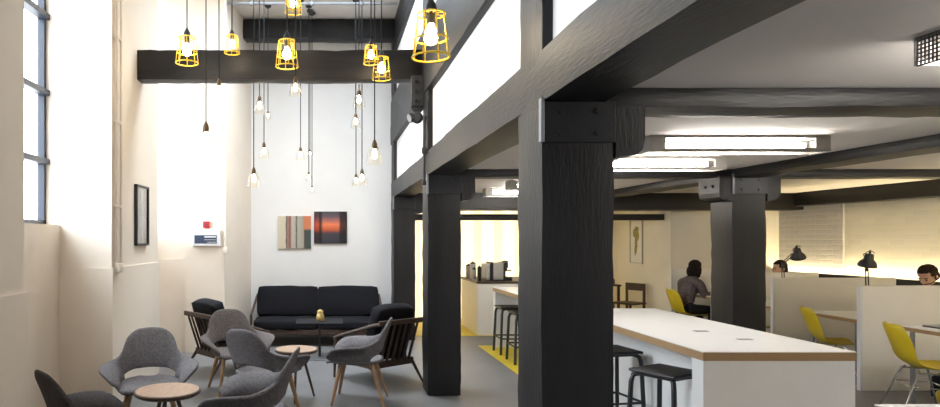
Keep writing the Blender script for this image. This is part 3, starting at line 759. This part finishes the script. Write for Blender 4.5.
# ------------------------------------------------------------------ office: screens, desks, chairs
for i, (y, lb) in enumerate(((6.6, 'white desk screen in front of the bearded person'), (7.9, 'white desk screen, second from the bar, behind the lamp with round shade'),
                           (9.15, 'white desk screen in front of the person beside the office column'), (10.25, 'low white screen at the end wall, behind the person in the sweater'))):
    t = thing('desk_screen', lb, 'desk screen', (5.55, y, 0), 0, 'white desk screens')
    b = MB(); b.box(.03, 1.55, -.0, .035, .0, 1.1, .003); b.build('panel', M['cream'], t)
    b = MB(); b.box(0, .03, -.004, .039, 0, 1.103, .003); b.build('edge_post', M['lam'], t)
def desk(y0, y1, label):
    t = thing('desk', label, 'desk', (5.58, y0, 0), 0, 'white desks between the screens')
    l = y1-y0
    b = MB(); b.box(0, .80, 0, l, .70, .735, .002); b.build('plywood_core', M['ply'], t)
    b = MB(); b.box(0, .80, 0, l, .735, .742, .001); b.build('desktop', M['lam'], t)
    for x, y in ((.06, .06), (.74, .06), (.06, l-.06), (.74, l-.06)):
        b = MB(); b.cyl((x, y, 0), (x, y, .70), .02, n=10); b.build('leg', M['grey'], t, True)
desk(4.7, 6.16, 'white desk with plywood edge holding the dark laptop')
desk(6.68, 7.42, 'white desk with plywood edge between the two nearer screens')
desk(7.96, 8.75, 'white desk with the black lamp nearest the office column')
desk(9.22, 9.95, 'white desk shared by the two people beyond the office column')

def make_shell_chair():
    t = thing('shell_chair', 'x', 'chair', (0, 0, 0), 0, 'yellow plastic shell chairs')
    prof = [(.285, .83, .13), (.275, .80, .185), (.245, .72, .215), (.205, .62, .228), (.165, .53, .232), (.115, .462, .233), (.03, .432, .235), (-.08, .432, .235), (-.17, .442, .228), (-.215, .437, .21), (-.24, .415, .17)]
    b = MB(); rows = []
    for i, (y, z, w) in enumerate(prof):
        row = []; back = max(0, min(1, (z-.45)/.2)) if y > .1 else 0
        for k in range(9):
            s = k/4-1; e = s*s
            row.append(b.bm.verts.new((s*w, y-.075*e*back, z+(.035*e*(1-back) if .0 <= i else 0))))
        rows.append(row)
    for A, B in zip(rows, rows[1:]):
        for k in range(8): b.bm.faces.new((A[k], A[k+1], B[k+1], B[k]))
    b.build('shell', M['yplastic'], t, True, 2, .009, 180)
    for s in (-1, 1):
        for (y0, y1) in ((.10, .245), (-.09, -.20)):
            b = MB(); b.tube([(s*.13, y0-.02*(1 if y0 > 0 else -1), .425), (s*.15, y0, .405), (s*.225, y1, .0)], .0095, 8); b.build('leg', M['chrome'], t, True)
        b = MB(); b.tube([(s*.172, .144, .28), (s*.172, -.125, .28)], .006, 6); b.tube([(s*.15, .10, .405), (s*.15, -.09, .405)], .008, 6); b.build('side_brace', M['chrome'], t, True)
    for y in (.144, -.125):
        b = MB(); b.tube([(-.172, y, .28), (.172, y, .28)], .006, 6); b.build('cross_brace', M['chrome'], t, True)
    return t
sh = make_shell_chair()
seats = [(5.33, 5.66, (.93, -.37), 'yellow shell chair on chrome legs before the desk with laptop'),
         (5.54, 6.97, (.93, -.37), 'yellow shell chair behind the long white bar, between two desk screens'),
         (5.40, 9.55, (.98, -.1), 'yellow shell chair the person in the grey-brown sweater sits on'),
         (6.90, 7.12, (-1, -.05), 'yellow shell chair the bearded person sits on, behind the screen'),
         (6.97, 9.55, (-1, 0), 'yellow shell chair the person with short dark hair sits on'),
         (5.50, 8.32, (1, -.1), 'empty yellow shell chair just showing beside the office column')]
for i, (x, y, f, lb) in enumerate(seats):
    o = sh if i == 0 else copy_tree(sh)
    o.location = (x, y, 0); o.rotation_euler.z = face(*f); o['label'] = lb

# laptop, bag, cushion
t = thing('laptop', 'dark closed laptop on the nearest desk at the right edge', 'laptop', (5.86, 6.0, .742), .1)
b = MB(); b.box(-.12, .16, -.11, .11, 0, .012, .004); b.build('laptop_base', M['blackm'], t)
b = MB(); b.box(-.12, .16, -.11, .11, .013, .02, .003); b.build('lid', M['grey'], t)
t = thing('backpack', 'black backpack standing on the floor under the nearest desk', 'bag', (6.22, 6.32, 0), .4)
cushion(-.16, .16, -.09, .09, 0.01, .22, .03, 4).build('bag_body', M['black_fab'], t, True, 0, ang=180)
cushion(-.12, .12, -.14, -.08, .03, .15, .015, 6).build('pocket', M['black_fab'], t, True, 0, ang=180)
b = MB(); b.tube([(-.05, .02, .22), (-.03, .02, .27), (.03, .02, .27), (.05, .02, .22)], .009); b.build('handle', M['black_fab'], t, True)
t = thing('floor_cushion', 'round yellow cushion on the floor under the nearest desk', 'cushion', (5.98, 5.98, 0))
b = MB(); b.lathe([(.02, .0), (.15, .01), (.18, .06), (.165, .115), (.09, .13), (.01, .132)], n=28); b.build('cover', M['yplastic'], t, True, ang=180)

# cable tray with LED strip along the brick wall
t = thing('cable_tray', 'long dark cable tray with warm light strip along the brick wall', 'cable tray', (7.4, 7.6, .99))
b = MB(); b.box(-.13, -.001, -4.6, 2.72, 0, .015); b.box(-.13, -.115, -4.6, 2.72, 0, .085); b.box(-.03, -.02, -4.6, 2.72, 0, .03); b.build('trough', M['blackm'], t)
b = MB(); b.box(-.085, -.06, -4.6, 2.70, .03, .036); b.build('light_strip', M['led'], t)

# architect lamps
def desk_lamp(loc, label, rot, tilt):
    t = thing('desk_lamp', label, 'lamp', loc, rot, 'black jointed desk lamps')
    b = MB(); b.lathe([(.085, 0), (.085, .012), (.02, .022), (.012, .04)], n=20); b.build('base', M['blackm'], t, True)
    b = MB(); b.tube([(-.012, 0, .03), (-.03, 0, .50)], .006); b.tube([(.016, 0, .03), (-.002, 0, .50)], .006); b.sph((-.016, 0, .51), .02, u=10, v=8); b.build('lower_arm', M['blackm'], t, True)
    e = Vector((.13, 0, .64)) if tilt else Vector((.0, .06, .60))
    b = MB(); b.tube([(-.016, 0, .51), e], .006); b.tube([(-.03, 0, .53), e+Vector((-.02, 0, .02))], .005); b.sph(e, .016, u=10, v=8); b.build('upper_arm', M['blackm'], t, True)
    T = Matrix.Translation(e+Vector((.02, -.04, .02))) @ Matrix.Rotation(R(-18 if tilt else 0), 4, 'Y') @ Matrix.Rotation(R(14), 4, 'X')
    b = MB(); b.lathe([(.085, -.075), (.088, -.06), (.07, -.02), (.045, .005), (.04, .05), (.034, .065), (.012, .07), (.012, .09), (.006, .10)], n=24)
    bmesh.ops.transform(b.bm, matrix=T, verts=b.bm.verts[:]); s = b.build('lamp_shade', M['blackm'], t, True)
    b = MB(); b.tube([(-.05, 0, .03), (-.07, 0, .06), (0, 0, .11), (.05, 0, .075)], .004); bmesh.ops.transform(b.bm, matrix=T, verts=b.bm.verts[:]); b.build('wire_bow', M['blackm'], s, True)
    return t
desk_lamp((5.98, 8.3, .742), 'black jointed desk lamp beside the person near the office column', 0, True)
desk_lamp((5.86, 6.86, .742), 'black jointed desk lamp with rounded shade facing us, before the brick wall', PI/2*0, False)

# wooden chair, table and bottle beyond the bar
t = thing('wooden_chair', 'dark wooden chair beyond the white bar, under the botanical print', 'chair', (5.26, 11.1, 0), R(118))
for sx in (-.17, .17):
    b = MB(); b.box(sx-.018, sx+.018, -.20, -.165, 0, .80, .004); b.build('leg', M['walnut'], t)
    b = MB(); b.box(sx-.018, sx+.018, .165, .20, 0, .45, .004); b.build('leg', M['walnut'], t)
b = MB(); b.box(-.20, .20, -.21, .21, .44, .47, .006); b.build('seat', M['walnut'], t)
b = MB(); b.box(-.19, .19, -.20, -.17, .67, .80, .008); b.build('backrest', M['walnut'], t)
t = thing('cafe_table', 'small dark table behind the wooden chair beyond the bar', 'table', (5.0, 11.75, 0))
b = MB(); b.box(-.3, .3, -.3, .3, .72, .75, .004); b.build('tabletop', M['walnut'], t)
for x in (-.26, .26):
    for y in (-.26, .26):
        b = MB(); b.box(x-.02, x+.02, y-.02, y+.02, 0, .72); b.build('leg', M['walnut'], t)
t = thing('bottle', 'small reddish brown bottle on the table beyond the bar', 'bottle', (5.18, 11.55, .75))
b = MB(); b.lathe([(.036, 0), (.04, .01), (.04, .08), (.018, .115), (.015, .15)], n=16); b.build('bottle_body', M['botred'], t, True)
b = MB(); b.lathe([(.018, .145), (.018, .165)], n=12); b.build('cap', M['blackm'], t)

# ------------------------------------------------------------------ people
def eval_mesh(o):
    dg = bpy.context.evaluated_depsgraph_get(); return bpy.data.meshes.new_from_object(o.evaluated_get(dg))
def skin_mesh(verts, edges, radii, root=0, sub=1):
    me = bpy.data.meshes.new('sk'); me.from_pydata(verts, edges, []); o = bpy.data.objects.new('sk', me); C.objects.link(o)
    o.modifiers.new('s', 'SKIN')
    for i, d in enumerate(me.skin_vertices[0].data):
        r = radii[i]; d.radius = r if isinstance(r, tuple) else (r, r); d.use_root = (i == root)
    m2 = o.modifiers.new('b', 'SUBSURF'); m2.levels = m2.render_levels = sub
    r = eval_mesh(o); bpy.data.objects.remove(o); return r
def person(name, label, loc, rot, hair_mat, top_mat, long_hair, lean, nod, scale=1.0):
    t_lean = lean
    V, E, Rd = [], [], []
    def add(p, r, par=None):
        V.append(Vector(p)); Rd.append(r)
        if par is not None: E.append((par, len(V)-1))
        return len(V)-1
    fw = lambda k: -t_lean*k
    pel = add((0, .04, .535), (.125, .105)); sp = add((0, .04+fw(.25), .68), (.115, .09), pel); chst = add((0, .02+fw(.65), .86), (.135, .095), sp)
    up = add((0, .02+fw(.95), .955), (.10, .075), chst); nk = add((0, .0+fw(1.1), 1.03), .048, up); hb = add((0, -.02+fw(1.2), 1.085), .05, nk)
    bones = {'torso': [(pel, sp), (sp, chst), (chst, up)], 'neck': [(nk, hb)], 'arm': [], 'leg': [], 'foot': [], 'hand': []}
    tips = []
    for s in (-1, 1):
        sh_ = add((s*.165, .03+fw(.95), .94), .056, up); el = add((s*.225, -.06+fw(.7), .735), .042, sh_); wr = add((s*.14, -.33+fw(.4), .775), .027, el); pa = add((s*.125, -.385+fw(.4), .775), (.034, .017), wr)
        hp = add((s*.088, .03, .525), .088, pel); kn = add((s*.115, -.40, .515), .058, hp); an = add((s*.115, -.38, .085), .036, kn); hl = add((s*.115, -.43, .045), .034, an); to = add((s*.12, -.55, .03), .027, hl)
        bones['arm'] += [(up, sh_), (sh_, el), (el, wr)]; bones['hand'] += [(wr, pa)]; bones['leg'] += [(pel, hp), (hp, kn), (kn, an)]; bones['foot'] += [(an, hl), (hl, to)]
        tips.append((s, V[pa].copy()))
    body = skin_mesh([tuple(v) for v in V], E, Rd)
    bm = bmesh.new(); bm.from_mesh(body)
    finger_pts = []
    for s, p in tips:
        for k, (dx, ln) in enumerate(((-.024, .062), (-.008, .072), (.008, .067), (.023, .052))):
            a = p+Vector((dx, .0, 0)); pts = [a, a+Vector((dx*.15, -ln*.45, .006)), a+Vector((dx*.2, -ln*.8, -.006)), a+Vector((dx*.2, -ln*1.05, -.018))]
            bm.from_mesh(skin_mesh([tuple(q) for q in pts], [(0, 1), (1, 2), (2, 3)], [.0088, .0082, .0075, .0065])); finger_pts += pts
        a = p+Vector((-s*.02, .03, 0)); pts = [a, a+Vector((-s*.03, -.02, -.004)), a+Vector((-s*.038, -.048, -.01))]
        bm.from_mesh(skin_mesh([tuple(q) for q in pts], [(0, 1), (1, 2)], [.0105, .0095, .0075])); finger_pts += pts
    # head: local frame, face towards -Y, centre at the middle of the skull
    hc = V[hb]+Vector((0, -.02, .075)); HM = Matrix.Translation(hc) @ Matrix.Rotation(R(nod), 4, 'X')
    h = MB(); h.sph((0, .01, .03), .5, .150, .190, .185, 24, 16)
    h.sph((0, -.022, -.03), .5, .122, .145, .165, 20, 14); h.sph((0, -.045, -.085), .5, .075, .08, .06, 14, 10)
    h.cyl((0, -.088, .005), (0, -.108, -.028), .008, .015, 10); h.sph((0, -.105, -.03), .013, 1.2, 1, .8, 10, 8)
    h.sph((0, -.091, -.062), .014, 1.7, .7, .4, 10, 8); h.sph((0, -.089, -.073), .014, 1.5, .7, .4, 10, 8)
    for s in (-1, 1):
        h.sph((s*.074, .012, -.01), .03, .3, .6, 1.0, 12, 8); h.sph((s*.030, -.083, .0), .0125, 1, .8, .8, 10, 8); h.sph((s*.032, -.083, .018), .018, 1.3, .5, .3, 10, 6)
    bmesh.ops.transform(h.bm, matrix=HM, verts=h.bm.verts[:])
    tmp = bpy.data.meshes.new('h'); h.bm.to_mesh(tmp); h.bm.free(); bm.from_mesh(tmp)
    me = bpy.data.meshes.new('b'); bm.to_mesh(me); bm.free()
    o = bpy.data.objects.new('tmp', me); C.objects.link(o)
    rm = o.modifiers.new('r', 'REMESH'); rm.mode = 'VOXEL'; rm.voxel_size = .0065
    sm = o.modifiers.new('s', 'SMOOTH'); sm.factor = .5; sm.iterations = 2
    me2 = eval_mesh(o); bpy.data.objects.remove(o)
    root = thing(name, label, 'person', loc, rot); root.scale = (scale,)*3
    for m in (M['skin'], M['eye'], M['hairm']): me2.materials.append(m)
    inv = HM.inverted()
    for p in me2.polygons:
        p.use_smooth = True; c = inv @ p.center
        if abs(abs(c.x)-.030) < .009 and abs(c.z) < .006 and c.y < -.085: p.material_index = 1
        if not long_hair and abs(abs(c.x)-.031) < .018 and abs(c.z-.021) < .004 and c.y < -.08: p.material_index = 2
        if not long_hair and c.z < -.045 and c.z > -.14 and c.y < .02 and abs(c.z+.067) > .009: p.material_index = 2
    bo = bpy.data.objects.new('body', me2); C.objects.link(bo); bo.parent = root
    # which bone each vertex belongs to
    segs = [(k, V[a], V[b_]) for k, l in bones.items() for a, b_ in l]
    def near(p):
        bk, bd = None, 9
        for k, a, b_ in segs:
            ab = b_-a; u = max(0, min(1, (p-a).dot(ab)/ab.dot(ab))); d = (p-a-ab*u).length
            if d < bd: bk, bd = k, d
        if min((p-q).length for q in finger_pts) < bd: bk = 'hand'
        if (p-hc).length < .11: bk = 'neck'
        return bk
    lab = [near(v.co) for v in me2.vertices]
    def cloth(nm, keep, off, mat, thick):
        bmc = bmesh.new(); bmc.from_mesh(me2); bmc.verts.ensure_lookup_table()
        bad = [f for f in bmc.faces if not all(keep(lab[v.index], v.co) for v in f.verts)]
        bmesh.ops.delete(bmc, geom=bad, context='FACES')
        bmesh.ops.smooth_vert(bmc, verts=bmc.verts[:], factor=.5, use_axis_x=True, use_axis_y=True, use_axis_z=True)
        bmc.normal_update()
        for v in bmc.verts: v.co += v.normal*off
        m3 = bpy.data.meshes.new(nm); bmc.to_mesh(m3); bmc.free(); m3.materials.clear(); m3.materials.append(mat)
        for p in m3.polygons: p.material_index = 0; p.use_smooth = True
        q = bpy.data.objects.new(nm, m3); C.objects.link(q); q.parent = root
        md = q.modifiers.new('t', 'SOLIDIFY'); md.thickness = thick; md.offset = 1
    cloth('sweater' if long_hair else 'shirt', lambda k, c: k in ('torso', 'arm') and c.z > .50 or k == 'neck' and c.z < 1.03 and (c-hc).length > .13, .010, top_mat, .006)
    cloth('trousers', lambda k, c: k == 'leg' or k == 'torso' and c.z < .56, .007, M['jeans'], .005)
    cloth('shoes', lambda k, c: k == 'foot', .006, M['shoe'], .005)
    # hair
    g = MB()
    g.sph((0, .016, .038), .5, .168, .205, .196, 24, 16)
    if long_hair:
        g.sph((0, .045, -.05), .5, .19, .15, .23, 20, 14)
        for s in (-1, 1): g.sph((s*.062, .0, -.055), .5, .06, .13, .21, 14, 10)
    else:
        g.sph((0, .05, -.01), .5, .155, .13, .16, 18, 12)
    tm = bpy.data.meshes.new('g'); g.bm.to_mesh(tm); g.bm.free()
    o = bpy.data.objects.new('tmp', tm); C.objects.link(o); rm = o.modifiers.new('r', 'REMESH'); rm.mode = 'VOXEL'; rm.voxel_size = .008
    hm = eval_mesh(o); bpy.data.objects.remove(o)
    bmh = bmesh.new(); bmh.from_mesh(hm)
    zf = .045
    dele = [v for v in bmh.verts if v.co.y < -.045 and v.co.z < zf+(.03 if not long_hair else .02)-.2*(v.co.y+.045)*-1*.0 or (v.co.y < -.02 and v.co.z < .02 and abs(v.co.x) < .075)]
    bmesh.ops.delete(bmh, geom=dele, context='VERTS')
    for v in bmh.verts: v.co += noise.noise_vector(v.co*40)*.006
    bmh.transform(HM); hm2 = bpy.data.meshes.new('hair'); bmh.to_mesh(hm2); bmh.free(); hm2.materials.append(hair_mat)
    for p in hm2.polygons: p.use_smooth = True
    ho = bpy.data.objects.new('hair', hm2); C.objects.link(ho); ho.parent = root
    md = ho.modifiers.new('t', 'SOLIDIFY'); md.thickness = .012; md.offset = -1
    return root
person('person', 'person with dark shoulder-length hair in a grey-brown sweater seated on a yellow chair', (5.40, 9.55, .012), face(.95, .3), M['hairb'], M['sweater'], True, .12, 12, .97)
person('person', 'person with short brown hair and beard looking down behind the nearest desk screen', (6.90, 7.12, .012), face(-1, -.30), M['hairm'], M['shirt'], False, .14, 30)
person('person', 'person with short dark hair facing left beside the office column', (6.97, 9.55, .012), face(-1, 0), M['hairb'], M['shirtb'], False, .10, 8, .97)

# ------------------------------------------------------------------ light
w = bpy.data.worlds.new('sky'); sc.world = w; w.use_nodes = True
nt = w.node_tree; bg = nt.nodes['Background']; bg.inputs[1].default_value = 16.0
tc = nt.nodes.new('ShaderNodeTexCoord'); sp = nt.nodes.new('ShaderNodeSeparateXYZ'); mr = nt.nodes.new('ShaderNodeMapRange'); cr = nt.nodes.new('ShaderNodeValToRGB')
mr.inputs['From Min'].default_value = -1; mr.inputs['From Max'].default_value = 1
nt.links.new(tc.outputs['Generated'], sp.inputs[0]); nt.links.new(sp.outputs['Z'], mr.inputs[0]); nt.links.new(mr.outputs[0], cr.inputs[0]); nt.links.new(cr.outputs[0], bg.inputs[0])
e = cr.color_ramp.elements; sky = (.80, .90, 1.0)      # dim ground, low sky turned down, zenith raised for the added roof light
e[0].position, e[0].color = 0, (.22, .21, .20, 1); e[1].position, e[1].color = 1, (*[c*1.1 for c in sky], 1)
for p_, k in ((.48, .26), (.52, .38), (.70, .42), (.85, .52)):
    q = e.new(p_); q.color = (*[c*k for c in sky], 1)
def portal(loc, rot, sx, sy):
    l = bpy.data.lights.new('window_daylight', 'AREA'); l.shape = 'RECTANGLE'; l.size = sx; l.size_y = sy; l.cycles.is_portal = True
    o = bpy.data.objects.new('window_daylight', l); C.objects.link(o); o.location = loc; o.rotation_euler = rot; return o
portal((-2.815, 5.14, 3.36), (0, -PI/2, 0), 3.27, 1.84)
portal((-2.815, 8.16, 3.36), (0, -PI/2, 0), 3.27, 1.35)
portal((-.3, 7.95, 5.16), (0, 0, 0), 2.0, 1.7)  # serves the added roof light
portal((-2.815, 1.0, 3.36), (0, -PI/2, 0), 3.27, 1.8)  # serves the added third window
def area(name, loc, rot, sx, sy, e, col):
    l = bpy.data.lights.new(name, 'AREA'); l.shape = 'RECTANGLE'; l.size = sx; l.size_y = sy; l.energy = e; l.color = col
    o = bpy.data.objects.new(name, l); C.objects.link(o); o.location = loc; o.rotation_euler = rot; return o
area('cable_tray_light', (7.33, 6.7, 1.032), (PI, R(-25), 0), .03, 7.0, 36, (1, .80, .46))

vs = sc.view_settings; sc.display_settings.display_device = 'sRGB'
vs.view_transform = 'Standard'; vs.look = 'None'; vs.exposure = 1.18; vs.gamma = 1.; vs.use_curve_mapping = False
sc.cycles.use_denoising = True; sc.cycles.max_bounces = 8; sc.cycles.diffuse_bounces = 5; sc.cycles.glossy_bounces = 3; sc.cycles.transparent_max_bounces = 12
sc.cycles.sample_clamp_indirect = 6; sc.cycles.caustics_reflective = False; sc.cycles.caustics_refractive = False
